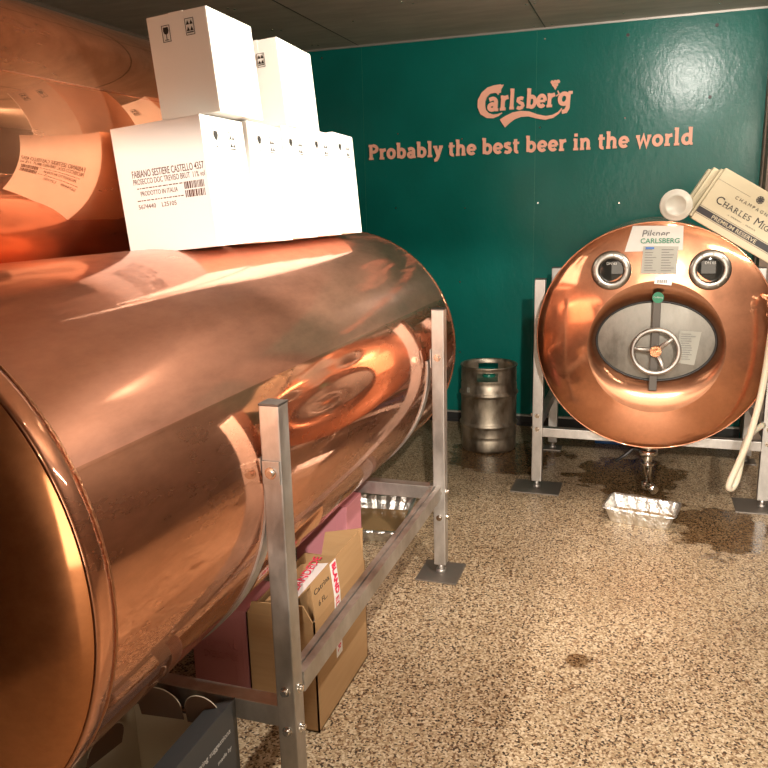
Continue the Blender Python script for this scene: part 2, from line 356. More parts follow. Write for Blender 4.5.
def ring_band(xc, zc, R, y0, y1, n=128, h=0.004):
    vs = []; prof = [(R-0.004, y0), (R+h*0.6, y0), (R+h, y0+(y1-y0)*0.2), (R+h, y0+(y1-y0)*0.8), (R+h*0.6, y1), (R-0.004, y1)]; fs = []
    for rr_, y in prof:
        for k in range(n): x, z = pt(xc, zc, rr_, 2*PI*k/n); vs.append((x, y, z))
    m = len(prof)
    for i in range(m):
        for k in range(n): fs.append((i*n+k, i*n+(k+1) % n, ((i+1) % m)*n+(k+1) % n, ((i+1) % m)*n+k))
    return MB().add(vs, fs, None, True)
def weld_ring(xc, zc, R, y, rad=0.0034, n=200):
    pts = []
    for k in range(n):
        x, z = pt(xc, zc, R, 2*PI*k/n); pts.append((x, y+random.uniform(-0.0006, 0.0006), z))
    return MB().tube(pts, [rad*random.uniform(0.8, 1.1) for _ in pts], 6, closed=True)
def saddle(xc, zc, R, y, a0, a1, wd=0.05, th=0.006):
    mb = MB(); n = 40; vs = []; fs = []
    for i in range(n+1):
        a = a0+(a1-a0)*i/n
        for (rr_, yy) in ((R, y-wd/2), (R+th, y-wd/2), (R+th, y+wd/2), (R, y+wd/2)):
            x, z = pt(xc, zc, rr_, a); vs.append((x, yy, z))
    for i in range(n):
        for k in range(4): fs.append((i*4+k, i*4+(k+1) % 4, (i+1)*4+(k+1) % 4, (i+1)*4+k))
    fs += [(0, 1, 2, 3), tuple(n*4+k for k in (3, 2, 1, 0))]
    return mb.add(vs, fs)
def post(root, x, y, top, sgn, wd=0.058, plate=(0.19, 0.21), face=-1, boltz=(0.33, 0.45)):
    p = build('post', MB().bx((x-wd/2, y-wd/2, 0.05), (x+wd/2, y+wd/2, top-0.006), 0.004), M_ST, root)
    build('end_cap', MB().bx((x-wd/2-0.001, y-wd/2-0.001, top-0.006), (x+wd/2+0.001, y+wd/2+0.001, top), 0.002), M_DARKBAR, p)
    build('foot', MB().cyl((x, y, 0.006), (x, y, 0.055), 0.014, 16).cyl((x, y, 0.006), (x, y, 0.022), 0.024, 6), M_ST, p)
    build('foot_plate', MB().bx((x-plate[0]/2, y-plate[1]/2, 0), (x+plate[0]/2, y+plate[1]/2, 0.007), 0.002), M_DST, p)
    for z in boltz:
        for (dx, dy) in ((0, -1), (-sgn, 0)):
            a = Vector((x+dx*wd/2, y+dy*wd/2, z)); d = Vector((dx, dy, 0))
            build('bolt', MB().cyl(a-d*0.002, a+d*0.004, 0.014, 16).cyl(a, a+d*0.013, 0.009, 6), M_CHR, p)
    return p
def lathe_y(prof, xc, zc, n=40):     # profile (radius, y) around the Y axis
    mb = MB(); vs = []; fs = []
    for rr_, y in prof:
        for k in range(n): x, z = pt(xc, zc, rr_, 2*PI*k/n); vs.append((x, y, z))
    for i in range(len(prof)-1):
        for k in range(n): fs.append((i*n+k, i*n+(k+1) % n, (i+1)*n+(k+1) % n, (i+1)*n+k))
    return mb.add(vs, fs, None, True)

# --- front left tank
X1, Z1, R1 = -1.4637, 0.9675, 0.5735
Y10, Y11 = 1.004, 3.70
tk = thing('copper_beer_tank', 'long horizontal copper tank in the foreground with white boxes stacked on top', 'tank', (X1, 2.4, 0))
build('upper_sheet', cyl_shell(X1, Z1, R1, Y10, Y11, upper=True), M_COPU, tk, label='satin copper upper sheet')
sh = build('shell', cyl_shell(X1, Z1, R1, Y10, Y11, upper=False), M_COP, tk)
build('longitudinal_seam', MB().bx((0, Y10+0.03, -0.0035), (0.0045, Y11, 0.0035), M=T(X1+math.cos(0.4363)*(R1-0.0015), 0, Z1+math.sin(0.4363)*(R1-0.0015), 0, -0.4363, 0)), M_COP, sh)
build('lower_seam', MB().bx((0, Y10+0.03, -0.0022), (0.003, Y11, 0.0022), M=T(X1+math.cos(-0.95)*(R1-0.0015), 0, Z1+math.sin(-0.95)*(R1-0.0015), 0, 0.95, 0)), M_COP, sh)
build('end_head', dish(X1, Z1, R1+0.002, Y10, 0.11, -1), M_COPE, tk)
build('end_head', dish(X1, Z1, R1-0.001, Y11, 0.10, 1), M_COP, tk)
build('rim_band', ring_band(X1, Z1, R1, Y10-0.004, Y10+0.045, h=0.006), M_COP, tk)
build('weld_bead', weld_ring(X1, Z1, R1+0.001, Y10+0.052), M_WELD, tk)
build('rim_band', ring_band(X1, Z1, R1, Y11-0.02, Y11+0.006, h=0.002), M_COP, tk)
PX1 = -0.855; LX1 = 2*X1-PX1
for (x_, sgn) in ((PX1, -1), (LX1, 1)):
    for y in (1.67, 3.20):
        x = x_ - sgn*(-0.008 if y < 2 else 0.014)*1.0
        p = post(tk, x, y, 1.19 if (sgn == -1 and y < 2) else 1.225, sgn, wd=0.054, boltz=(0.28, 0.40))
        build('bracket', MB().bx((x-0.024, y-0.034, 0.985), (x+0.024, y-0.028, 1.045), 0.001).bx((x+sgn*0.029, y-0.03, 0.97), (x+sgn*0.034, y+0.03, 1.05)), M_ST, p)
        build('bolt', MB().cyl((x, y-0.034, 1.015), (x, y-0.046, 1.015), 0.010, 6).cyl((x, y-0.034, 1.015), (x, y-0.037, 1.015), 0.016, 16), M_CHR, p)
    x = x_
    mb = MB().bx((x-0.024, 1.698, 0.370), (x+0.024, 3.172, 0.420), 0.003).bx((x-0.024, 1.698, 0.420), (x-0.004, 3.172, 0.430)).bx((x+0.002, 1.698, 0.420), (x+0.024, 3.172, 0.430))
    build('side_rail', mb, M_ST, tk)
for y in (1.67, 3.20):
    zt = 0.350 if y < 2 else 0.425
    build('crossbar', MB().bx((LX1+0.029, y-0.026, zt-0.062), (PX1-0.029, y+0.026, zt), 0.003), M_ST, tk)
    for (a0, a1) in ((0.05, -1.30), (PI-0.05, PI+1.30)):
        build('saddle_strap', saddle(X1, Z1, R1, y, a0, a1), M_ST, tk)
mb = MB().cyl((-1.40, 3.40, 0.41), (-1.40, 3.40, 0.22), 0.022, 20).cyl((-1.40, 3.40, 0.33), (-1.40, 3.40, 0.305), 0.042, 20).cyl((-1.40, 3.40, 0.25), (-1.36, 3.34, 0.13), 0.016, 16)
build('outlet_valve', mb, M_DST, tk)

# --- rear left tank, raised behind the first
X2, Z2, R2 = -2.112, 1.8425, 0.510
tk2 = thing('copper_beer_tank', 'higher copper tank behind the white boxes at the upper left edge', 'tank', (X2, 2.6, 0))
sh2 = build('shell', cyl_shell(X2, Z2, R2, 0.9, 3.10), M_COPM, tk2)
a = 0.37
build('longitudinal_seam', MB().bx((0, 0.9, -0.0022), (0.003, 3.1, 0.0022), M=T(X2+math.cos(a)*(R2-0.0015), 0, Z2+math.sin(a)*(R2-0.0015), 0, -a, 0)), M_COP, sh2)
build('end_head', dish(X2, Z2, R2+0.002, 0.9, 0.11, -1), M_COPH, tk2)
build('end_head', dish(X2, Z2, R2, 3.10, 0.10, 1), M_COPH, tk2)
build('rim_band', ring_band(X2, Z2, R2, 0.896, 0.935), M_COP, tk2)
build('rim_band', ring_band(X2, Z2, R2, 3.07, 3.106), M_COP, tk2)
for x in (-2.67, -2.17):
    for y in (1.4, 2.7):
        top = 2.1 if x < -2.5 else 1.336
        post(tk2, x, y, top, 1, boltz=(0.3,), plate=(0.12, 0.12))
for y in (1.4, 2.7):
    build('crossbar', MB().bx((-2.64, y-0.026, 1.20), (-2.20, y+0.026, 1.26), 0.003), M_ST, tk2)
    build('saddle_strap', saddle(X2, Z2, R2, y, PI+0.05, PI+PI/2, 0.05, 0.008), M_ST, tk2)

# --- right tank with the manhole
X3, Z3, R3 = 0.034, 0.9675, 0.580
Y30, Y31 = 4.12, 5.42
tk3 = thing('copper_beer_tank', 'copper tank facing the camera at right with oval steel manhole and handwheel', 'tank', (X3, 4.8, 0))
build('shell', cyl_shell(X3, Z3, R3, Y30, Y31), M_COP, tk3)
build('end_head', dish(X3, Z3, R3, Y31, 0.10, 1), M_COP, tk3)
DEP = 0.085
MX, MZ, OA, OB = 0.048, 0.930, 0.328, 0.335         # outer edge of the collar
DX, DZ, DA, DB = 0.048, 0.955, 0.290, 0.205         # door opening
def head_y(x, z):
    q = min(1.0, math.hypot(x-X3, z-Z3)/R3)
    return Y30 - (DEP*(1-q*q)*0.75 + DEP*0.25*math.sqrt(max(0, 1-q**8)))
n = 144; vs = []; fs = []; rings = []
NR = 24
for i in range(NR+1):                                # from the rim inwards to the collar
    s_ = i/NR; s_ = s_ if i else 0
    row = []
    for k in range(n):
        an = 2*PI*k/n; ox, oz = pt(X3, Z3, R3, an); ix, iz = MX+OA*math.cos(an), MZ+OB*math.sin(an)
        e = s_**0.8; x, z = ox+(ix-ox)*e, oz+(iz-oz)*e; row.append((x, head_y(x, z) if i else Y30, z))
    rings.append(row)
IN = 16; YD = Y30-0.010
for i in range(1, IN+1):
    s_ = i/IN; row = []
    for k in range(n):
        an = 2*PI*k/n; ox, oz = MX+OA*math.cos(an), MZ+OB*math.sin(an); ix, iz = DX+DA*math.cos(an), DZ+DB*math.sin(an)
        x, z = ox+(ix-ox)*s_, oz+(iz-oz)*s_; y0_ = head_y(ox, oz); prof_ = 0.15*s_+0.85*s_**3
        y = y0_+(YD-y0_)*prof_; row.append((x, y, z))
    rings.append(row)
row = [(p[0], p[1]+0.02, p[2]) for p in rings[-1]]; rings.append(row)
def rows(rs):
    vs = []; fs = []
    for rw in rs: vs += rw
    for i in range(len(rs)-1):
        for k in range(n): fs.append((i*n+k, i*n+(k+1) % n, (i+1)*n+(k+1) % n, (i+1)*n+k))
    return MB().add(vs, fs, None, True)
hd = build('front_head', rows(rings[:NR+1]), M_COPH, tk3)
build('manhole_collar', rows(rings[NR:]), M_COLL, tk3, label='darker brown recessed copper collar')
build('rim_band', ring_band(X3, Z3, R3, Y30-0.003, Y30+0.03, h=0.003), M_COP, tk3)
# manhole door: slightly dished oval plate with black gasket
def oval(cx, cz, a_, b_, y, bulge, n=96, nr=10):
    vs = []; fs = []
    for i in range(nr+1):
        q = i/nr
        for k in range(n): an = 2*PI*k/n; vs.append((cx+a_*max(q, .002)*math.cos(an), y-bulge*(1-q*q), cz+b_*max(q, .002)*math.sin(an)))
    for i in range(nr):
        for k in range(n): fs.append((i*n+k, i*n+(k+1) % n, (i+1)*n+(k+1) % n, (i+1)*n+k))
    return MB().add(vs, fs, None, True)
door = build('manhole_door', oval(DX, DZ, DA-0.006, DB-0.006, YD+0.004, 0.018), M_DOOR, tk3, label='stainless steel oval door, stained')
build('gasket', MB().tube([(DX+(DA-0.003)*math.cos(2*PI*k/96), YD+0.002, DZ+(DB-0.003)*math.sin(2*PI*k/96)) for k in range(96)], 0.006, 8, closed=True), M_BLACK, door)
mb = MB().bx((0.028, YD-0.075, 0.715), (0.066, YD-0.057, 1.195), 0.003)
build('crossbar_clamp', mb, M_DARKBAR, tk3, label='dark vertical steel bar across the manhole')
HX, HZ, HY = 0.051, 0.925, YD-0.125
wh = build('handwheel', MB().tube([(HX+0.108*math.cos(2*PI*k/64), HY, HZ+0.108*math.sin(2*PI*k/64)) for k in range(64)], 0.0115, 14, closed=True), M_ST, tk3)
mb = MB()
for a in (0.72, PI-0.12, -PI/2+0.45):
    mb.tube([(HX+0.02*math.cos(a), HY+0.008, HZ+0.02*math.sin(a)), (HX+0.075*math.cos(a), HY+0.006, HZ+0.075*math.sin(a)), (HX+0.102*math.cos(a), HY, HZ+0.102*math.sin(a))], [0.013, 0.011, 0.009], 10)
build('spokes', mb, M_ST, wh)
build('hub', MB().cyl((HX, HY+0.07, HZ), (HX, HY-0.012, HZ), 0.016, 20).cyl((HX, HY+0.012, HZ), (HX, HY-0.008, HZ), 0.027, 20).cyl((HX, HY-0.012, HZ), (HX, HY-0.022, HZ), 0.011, 6), M_WELD, wh)
for (sx_, sz_) in ((-0.176, 1.315), (0.279, 1.318)):
    hy = head_y(sx_, sz_)
    prof = [(0.096, hy+0.03), (0.096, hy-0.020), (0.090, hy-0.026), (0.066, hy-0.030), (0.060, hy-0.026), (0.057, hy-0.016), (0.057, hy+0.02)]
    sg = build('sight_glass', lathe_y(prof, sx_, sz_, 48), M_ST2, tk3)
    for k in range(10):
        x, z = pt(sx_, sz_, 0.078, 2*PI*k/10+0.2); build('flange_bolt', MB().cyl((x, hy-0.026, z), (x, hy-0.033, z), 0.005, 8), M_DST, sg)
    build('glass_pane', lathe_y([(0.0005, hy-0.010), (0.03, hy-0.010), (0.058, hy-0.006)], sx_, sz_, 40), M_GLASS, sg, label='dark round glass')
    mb = MB(); text(mb, 'DN 65', 0.018, T(sx_, hy-0.012, sz_+0.028) @ FRONT, align='CENTER'); build('print', mb, M_PAPER, sg)
# papers stuck on the head
def sheet(name, poly, m, off, label=None, parent=tk3, yf=None):
    xs = [p[0] for p in poly]; zs = [p[1] for p in poly]
    yf = yf or head_y
    # subdivided quad from four corners
    N = 10; vs = []; fs = []; A, B, C, D = [Vector(p) for p in poly]
    for lay in (0, 0.0006):
        for i in range(N+1):
            for j in range(N+1):
                uu, vv = i/N, j/N; p = A*(1-uu)*(1-vv)+B*uu*(1-vv)+C*uu*vv+D*(1-uu)*vv
                vs.append((p.x, yf(p.x, p.y)-off-lay, p.y))
    Q = (N+1)**2
    for i in range(N):
        for j in range(N):
            a = i*(N+1)+j; fs.append((Q+a, Q+a+N+1, Q+a+N+2, Q+a+1)); fs.append((a, a+1, a+N+2, a+N+1))
    return build(name, MB().add(vs, fs), m, parent, label=label)
# corners: lower-left, lower-right, upper-right, upper-left
ps = sheet('torn_label', [(-0.118, 1.405), (0.152, 1.412), (0.150, 1.527), (-0.085, 1.530)], M_PAPER, 0.002, 'torn white beer label')
hy = head_y(0.03, 1.49)-0.0045
mb = MB(); text(mb, 'Pilsner', 0.050, T(-0.04, hy, 1.475) @ FRONT, width=0.13, bold=0.01, shear=0.2); build('print', mb, M_INKG, ps)
mb = MB(); text(mb, 'CARLSBERG', 0.034, T(-0.045, head_y(0.03, 1.44)-0.004, 1.446) @ FRONT, width=0.18, bold=0.012); build('green_print', mb, M_GRN, ps)
pg = sheet('notice_sheet', [(-0.037, 1.300), (0.128, 1.298), (0.132, 1.430), (-0.030, 1.433)], M_PAPERG, 0.006, 'grey printed form')
mb = MB()
for i in range(9):
    z = 1.415-0.0125*i; y = head_y(0.05, z)-0.0085
    for (xa, xb) in ((-0.022, random.uniform(0.01, 0.035)), (0.055, random.uniform(0.085, 0.118))): mb.bx((xa, y, z-0.0015), (xb, y+0.0005, z+0.0015))
build('print', mb, M_INKG, pg)
mb = MB().bx((-0.020, head_y(0, 1.425)-0.009, 1.418), (0.02, head_y(0, 1.425)-0.0075, 1.428)); build('blue_print', mb, M_BLUE, pg)
cy_ = head_y(0.07, 1.262)
bc = sheet('barcode_sticker', [(0.028, 1.252), (0.108, 1.244), (0.112, 1.272), (0.032, 1.280)], M_TAPE, 0.004, 'small white barcode sticker')
mb = MB()
for k in range(16): 
    if k % 3: mb.bx((0.040+k*0.0032, cy_-0.0075, 1.255), (0.0415+k*0.0032+0.0008*(k % 2), cy_-0.0065, 1.271))
build('print', mb, M_INK, bc)
gs = build('green_sticker', MB().prism([(0.030*math.cos(2*PI*k/24)*0.9, 0.027*math.sin(2*PI*k/24)) for k in range(24)], 0, 0.001, T(0.050, YD-0.078, 1.185) @ FRONT), M_GRN, tk3, label='small green oval beer sticker')
mb = MB(); text(mb, 'Carlsberg', 0.012, T(0.050, YD-0.0795, 1.183) @ FRONT, width=0.042, align='CENTER'); build('print', mb, M_PAPER, gs)
dy = lambda x, z: YD-0.018*(1-min(1, ((x-DX)/DA)**2+((z-DZ)/DB)**2))
dp = sheet('door_notice', [(0.150, 0.852), (0.238, 0.840), (0.262, 1.010), (0.160, 1.015)], M_PAPERG, 0.004, 'printed sheet taped on the door', yf=dy)
mb = MB()
for i in range(12):
    z = 0.998-0.0115*i; mb.bx((0.168, dy(0.2, z)-0.007, z-0.0012), (0.168+random.uniform(0.04, 0.07), dy(0.2, z)-0.0055, z+0.0012))
build('print', mb, M_INKG, dp)
# outlet valve below the head
vx, vy = 0.045, 4.33
va = build('outlet_valve', MB().cyl((vx, vy, 0.40), (vx, vy, 0.13), 0.024, 24).cyl((vx, vy, 0.345), (vx, vy, 0.325), 0.050, 28).cyl((vx, vy, 0.315), (vx, vy, 0.285), 0.050, 28)
    .cyl((vx, vy, 0.24), (vx, vy, 0.225), 0.034, 24).cyl((vx, vy, 0.13), (vx, vy, 0.085), 0.027, 24).cyl((vx+0.01, vy-0.02, 0.115), (vx+0.045, vy-0.06, 0.098), 0.024, 20), M_CHR, tk3)
build('valve_lever', MB().tube([(vx-0.03, vy, 0.31), (vx-0.08, vy-0.02, 0.32), (vx-0.12, vy-0.03, 0.28), (vx-0.17, vy-0.04, 0.245)], [0.008, 0.009, 0.010, 0.009], 10), M_BLACK, va)
for (x, sgn) in ((-0.571, 1), (0.645, -1)):
    for y in (4.42, 5.22):
        p = post(tk3, x, y, 1.24, sgn, plate=(0.28, 0.22) if y < 5 else (0.12, 0.12), boltz=(0.37, 0.45))
        build('bracket', MB().bx((x-0.024, y-0.034, 0.975), (x+0.024, y-0.028, 1.035), 0.001), M_ST, p)
        build('bolt', MB().cyl((x, y-0.034, 1.005), (x, y-0.045, 1.005), 0.010, 6), M_CHR, p)
    build('side_rail', MB().bx((x-0.022, 4.449, 0.375), (x+0.022, 5.191, 0.432), 0.003), M_ST, tk3)
for y in (4.42, 5.22):
    build('crossbar', MB().bx((-0.542, y-0.024, 0.325), (0.616, y+0.024, 0.378), 0.003), M_ST, tk3)
    for (a0, a1) in ((-0.02, -1.2), (PI+0.02, PI+1.2)): build('saddle_strap', saddle(X3, Z3, R3, y, a0, a1), M_ST, tk3)

# ------------------------------------------------------------------ cream hose
hs = thing('cream_hose', 'cream plastic hose looping down the right edge beside the manhole tank', 'hose', (0.47, 4.0, 0.20))
pts = [(0.560, 3.98, 1.10), (0.556, 3.99, 0.98), (0.548, 4.0, 0.82), (0.530, 4.0, 0.66), (0.500, 4.0, 0.50), (0.462, 4.0, 0.37), (0.436, 4.0, 0.29), (0.430, 4.01, 0.245), (0.448, 4.03, 0.235), (0.470, 4.06, 0.27), (0.486, 4.10, 0.34), (0.498, 4.14, 0.41), (0.53, 4.2, 0.47), (0.60, 4.3, 0.50)]
def smooth(pts, k=6):
    P = [Vector(p) for p in pts]; out = []
    for i in range(len(P)-1):
        a, b, c, d = P[max(i-1, 0)], P[i], P[i+1], P[min(i+2, len(P)-1)]
        for j in range(k):
            t_ = j/k; out.append(0.5*((2*b)+(c-a)*t_+(2*a-5*b+4*c-d)*t_*t_+(3*b-a-3*c+d)*t_**3))
    out.append(P[-1]); return out
build('tubing', MB().tube(smooth(pts), 0.0155, 14), M_HOSE, hs)
build('hose_fitting', MB().cyl((0.560, 3.98, 1.09), (0.560, 3.98, 1.15), 0.022, 20).cyl((0.560, 3.98, 1.11), (0.560, 3.98, 1.125), 0.030, 20).cyl((0.560, 3.98, 1.15), (0.562, 4.0, 1.19), 0.03, 20).cyl((0.562, 4.0, 1.18), (0.53, 4.09, 1.19), 0.014, 14), M_CHR, hs)

# ------------------------------------------------------------------ keg
KX, KY = -1.005, 5.155
kg = thing('beer_keg', 'dented stainless steel beer keg standing by the green wall between the tanks', 'keg', (KX, KY, 0))
rk = 0.192
prof = [(0.165, 0.0), (0.182, 0.004), (0.187, 0.02), (0.187, 0.085), (0.183, 0.095), (0.190, 0.105), (rk-0.003, 0.115), (rk-0.003, 0.165), (rk, 0.172), (rk+0.008, 0.182), (rk+0.008, 0.190), (rk, 0.200), (rk-0.003, 0.210),
        (rk-0.003, 0.378), (rk, 0.386), (rk+0.008, 0.396), (rk+0.008, 0.404), (rk, 0.414), (rk-0.003, 0.424), (rk-0.003, 0.462), (0.183, 0.474), (0.187, 0.484), (0.187, 0.500), (0.187, 0.530), (0.186, 0.560), (0.187, 0.578), (0.194, 0.586), (0.190, 0.594), (0.180, 0.588), (0.180, 0.560), (0.180, 0.530), (0.180, 0.50), (0.178, 0.478)]
hz = lambda i, k: i in (23, 24, 29, 30) and (min(abs(k-54), 72-abs(k-54)) <= 4 or min(abs(k-18), 72-abs(k-18)) <= 4)
build('body', MB().lathe(prof, 72, T(KX, KY, 0), skip=lambda i, k: (22 <= i <= 23 or 29 <= i <= 30) and (abs(k-55) <= 4 or abs(k-20) <= 4)), M_KEG, kg)
build('top_dish', MB().lathe([(0.179, 0.475), (0.15, 0.488), (0.09, 0.500), (0.04, 0.503), (0.0005, 0.503)], 48, T(KX, KY, 0)), M_KEG, kg)
build('bottom_dish', MB().lathe([(0.182, 0.06), (0.10, 0.045), (0.0005, 0.04)], 48, T(KX, KY, 0)), M_KEG, kg)
build('spear_cap', MB().lathe([(0.045, 0.502), (0.045, 0.528), (0.04, 0.534), (0.0005, 0.534)], 32, T(KX, KY, 0)), M_GCAP, kg, label='green plastic cap')
mb = MB(); text(mb, 'B', 0.05, T(KX-0.115, KY-0.176, 0.425) @ Euler((PI/2, 0, -0.58)).to_matrix().to_4x4(), d=0.002); build('stamped_mark', mb, M_PAPERG, kg)

# ------------------------------------------------------------------ foil trays
def tray(label, c, L, W, rz, h=0.06, corners=None):
    root = thing('foil_tray', label, 'tray', (c[0], c[1], 0), (0, 0, rz))
    def loop(l_, w_, z, n=20, wob=0.0):
        out = []
        rc = 0.02
        for (sx, sy, a0) in ((1, 1, 0), (-1, 1, PI/2), (-1, -1, PI), (1, -1, 1.5*PI)):
            for i in range(4):
                a = a0+PI/2*i/3; out.append(Vector((sx*(l_/2-rc)+rc*math.cos(a), sy*(w_/2-rc)+rc*math.sin(a), z+random.uniform(-wob, wob))))
        res = []
        for i in range(len(out)):
            p, q = out[i], out[(i+1) % len(out)]; m = 10 if (q-p).length > 0.05 else 1
            for j in range(m): 
                v = p.lerp(q, j/m)
                if m > 1 and wob and j % 2: v = v+Vector((v.x*0.02, v.y*0.03, 0))
                res.append(v)
        return res
    L_ = [loop(L*0.80, W*0.76, 0.002, wob=0.0004), loop(L*0.88, W*0.86, h*0.5, wob=0.001), loop(L*0.95, W*0.93, h, wob=0.003), loop(L, W, h+0.002, wob=0.003), loop(L+0.004, W+0.004, h-0.004, wob=0.002)]
    vs = [p for l_ in L_ for p in l_]; n = len(L_[0]); fs = [tuple(range(n))[::-1]]
    for i in range(len(L_)-1):
        for k in range(n): fs.append((i*n+k, i*n+(k+1) % n, (i+1)*n+(k+1) % n, (i+1)*n+k))
    build('pan', MB().add(vs, fs), M_FOIL, root, world=False)
    l2 = loop(L*0.83, W*0.79, h*0.22); build('dirty_water', MB().add([tuple(p) for p in l2], [tuple(range(len(l2)))]), M_LIQ, root, world=False)
    return root
tray('crumpled foil tray of brown liquid on the floor below the manhole tank', (0.025, 4.075), 0.365, 0.235, -0.17, 0.085)
tray('foil tray of murky liquid on the floor under the foreground tank', (-1.30, 3.63), 0.34, 0.50, 0.12, 0.08)

# ------------------------------------------------------------------ blue crate at the back
bc = thing('blue_crate', 'blue plastic crate on the floor behind the manhole tank', 'crate', (-0.12, 5.46, 0))
build('body', MB().bx((-0.30, 5.40, 0.0), (0.10, 5.62, 0.17), 0.008).bx((-0.31, 5.39, 0.15), (0.11, 5.63, 0.172), 0.004), M_BLUE, bc)
mb = MB(); text(mb, 'CARLSBERG', 0.05, T(-0.26, 5.388, 0.06) @ FRONT, width=0.3, bold=0.01); build('print', mb, M_NAVY, bc)

# ------------------------------------------------------------------ white wine boxes
def glass_icon(mb, M, s=1.0):
    w_, h_ = 0.026*s, 0.046*s
    mb.ribbon([(-w_/2, -h_/2), (w_/2, -h_/2), (w_/2, h_/2), (-w_/2, h_/2), (-w_/2, -h_/2)], 0.0016*s, 0, 0.0005, M)
    mb.prism([(-0.008*s, 0.018*s), (-0.0095*s, 0.008*s), (-0.006*s, 0), (0, -0.003*s), (0.006*s, 0), (0.0095*s, 0.008*s), (0.008*s, 0.018*s)], 0, 0.0005, M)
    mb.ribbon([(0, -0.002*s), (0, -0.017*s)], 0.002*s, 0, 0.0005, M); mb.ribbon([(-0.007*s, -0.018*s), (0.007*s, -0.018*s)], 0.002*s, 0, 0.0005, M)
def arrow_icon(mb, M, s=1.0):
    w_, h_ = 0.028*s, 0.046*s
    mb.ribbon([(-w_/2, -h_/2), (w_/2, -h_/2), (w_/2, h_/2), (-w_/2, h_/2), (-w_/2, -h_/2)], 0.0016*s, 0, 0.0005, M)
    for cy in (0.010*s, -0.008*s):
        for cx in (-0.006*s, 0.006*s): mb.prism([(cx-0.0055*s, cy-0.004*s), (cx+0.0055*s, cy-0.004*s), (cx, cy+0.008*s)], 0, 0.0005, M)
    mb.ribbon([(-0.011*s, -0.016*s), (0.011*s, -0.016*s)], 0.003*s, 0, 0.0005, M)
def dashes(mb, M, wd, rows, dz=0.008, ch=0.005):
    for i in range(rows):
        x = 0
        while x < wd:
            l_ = random.uniform(0.004, 0.012); mb.prism([(x, -i*dz), (x+l_, -i*dz), (x+l_, -i*dz+ch*0.6), (x, -i*dz+ch*0.6)], 0, 0.0005, M); x += l_+random.uniform(0.002, 0.005)
def wine_box(label, loc, rot, W, D, H, kind, grp='white wine boxes stacked on the tank'):
    # origin = bottom front-right corner; body extends to -x, +y, +z
    root = thing('wine_box', label, 'box', loc, rot, grp)
    build('body', MB().bx((-W, 0, 0), (0, D, H), 0.004), M_WBOX, root, world=False)
    build('closing_tape', MB().bx((-W/2-0.025, -0.0006, H-0.05), (-W/2+0.025, D+0.0006, H+0.0006)) if kind != 'fabiano' else MB().bx((-W+0.02, D*0.42, H-0.0002), (-0.02, D*0.58, H+0.0006)), M_WBOX, root, world=False)
    ga = MB(); aa = MB()
    if kind in ('fabiano', 'row'):
        glass_icon(ga, T(0.0006, D*0.30, H-0.066) @ SIDE, 1.3); arrow_icon(aa, T(0.0006, D*0.68, H-0.070) @ SIDE, 1.3)
    if kind == 'top':
        glass_icon(ga, T(-W*0.70, -0.0006, H-0.055) @ FRONT, 1.0); arrow_icon(aa, T(-W*0.30, -0.0006, H-0.048) @ FRONT, 1.0)
    if kind == 'top2':
        arrow_icon(aa, T(-W*0.35, -0.0006, H-0.07) @ FRONT, 1.0)
    if ga.v: build('glass_symbol', ga, M_INK, root, world=False)
    build('arrow_symbol', aa, M_INK, root, world=False)
    mb = MB()
    if kind == 'fabiano':
        x0 = -W*0.83
        text(mb, 'FABIANO SESTIERE CASTELLO 4357', 0.03, T(x0, -0.001, H*0.60) @ FRONT, width=W*0.80, bold=0.005)
        text(mb, 'PROSECCO DOC TREVISO BRUT  11% vol', 0.024, T(x0, -0.001, H*0.545) @ FRONT, width=W*0.80)
        dashes(mb, T(x0+0.01, -0.001, H*0.51) @ FRONT, W*0.5, 1)
        text(mb, 'PRODOTTO IN ITALIA', 0.02, T(x0+0.02, -0.001, H*0.455) @ FRONT, width=W*0.42)
        dashes(mb, T(x0+0.005, -0.001, H*0.415) @ FRONT, W*0.50, 1)
        text(mb, '5674440    L25105', 0.019, T(x0+0.005, -0.001, H*0.355) @ FRONT, width=W*0.43)
        for j in (0, 1):
            x = -W*0.27
            while x < -W*0.06:
                l_ = random.choice((0.002, 0.003, 0.005)); mb.bx((x, -0.0012, H*(0.40+0.065*j)), (x+l_, -0.0004, H*(0.455+0.065*j))); x += l_+random.choice((0.002, 0.003))
        build('printed_text', mb, M_INKB, root, world=False)
    elif kind in ('top', 'top2'):
        dashes(mb, T(0.0006, D*0.12, H*0.70) @ SIDE, D*0.75, 4 if kind == 'top' else 2); mb.bx((0, D*0.72, H*0.50), (0.0008, D*0.74, H*0.58))
        build('printed_text', mb, M_INKG, root, world=False)
    else:
        dashes(mb, T(0.0006, D*0.45, H*0.06) @ SIDE, D*0.4, 1, ch=0.003); build('printed_text', mb, M_INKG, root, world=False)
    return root
TH = math.radians(-5.0)   # roll about Y: tops lean left (rotation about +Y is negative)
X0, Z0 = -1.238, 1.5475
depths = [0.262, 0.245, 0.215, 0.235, 0.235]; hts = [0.385, 0.392, 0.399, 0.406, 0.412]
lab = ['front white prosecco box with brown printed text and barcode, on the foreground tank',
       'second white box from the front in the bottom row on the tank',
       'middle white box of the bottom row of five on the tank',
       'fourth white box from the front in the bottom row on the tank',
       'rearmost white box of the bottom row, nearest the green wall']
y = 2.10
for i in range(5):
    wine_box(lab[i], (X0+(0.004*i), y, Z0+0.0006), (math.radians(-0.0 if i == 0 else -1.2), TH, math.radians(0 if i % 2 else 0.6)), 0.316, depths[i], hts[i], 'fabiano' if i == 0 else 'row')
    y += depths[i]+0.006 if i else depths[i]+0.012
def on_row(xl, zl): # point in the tilted frame above the row
    return (X0+xl*math.cos(-TH)-zl*math.sin(-TH), Z0+xl*math.sin(-TH)+zl*math.cos(-TH))
bx_, bz_ = on_row(0.022, 0.398)
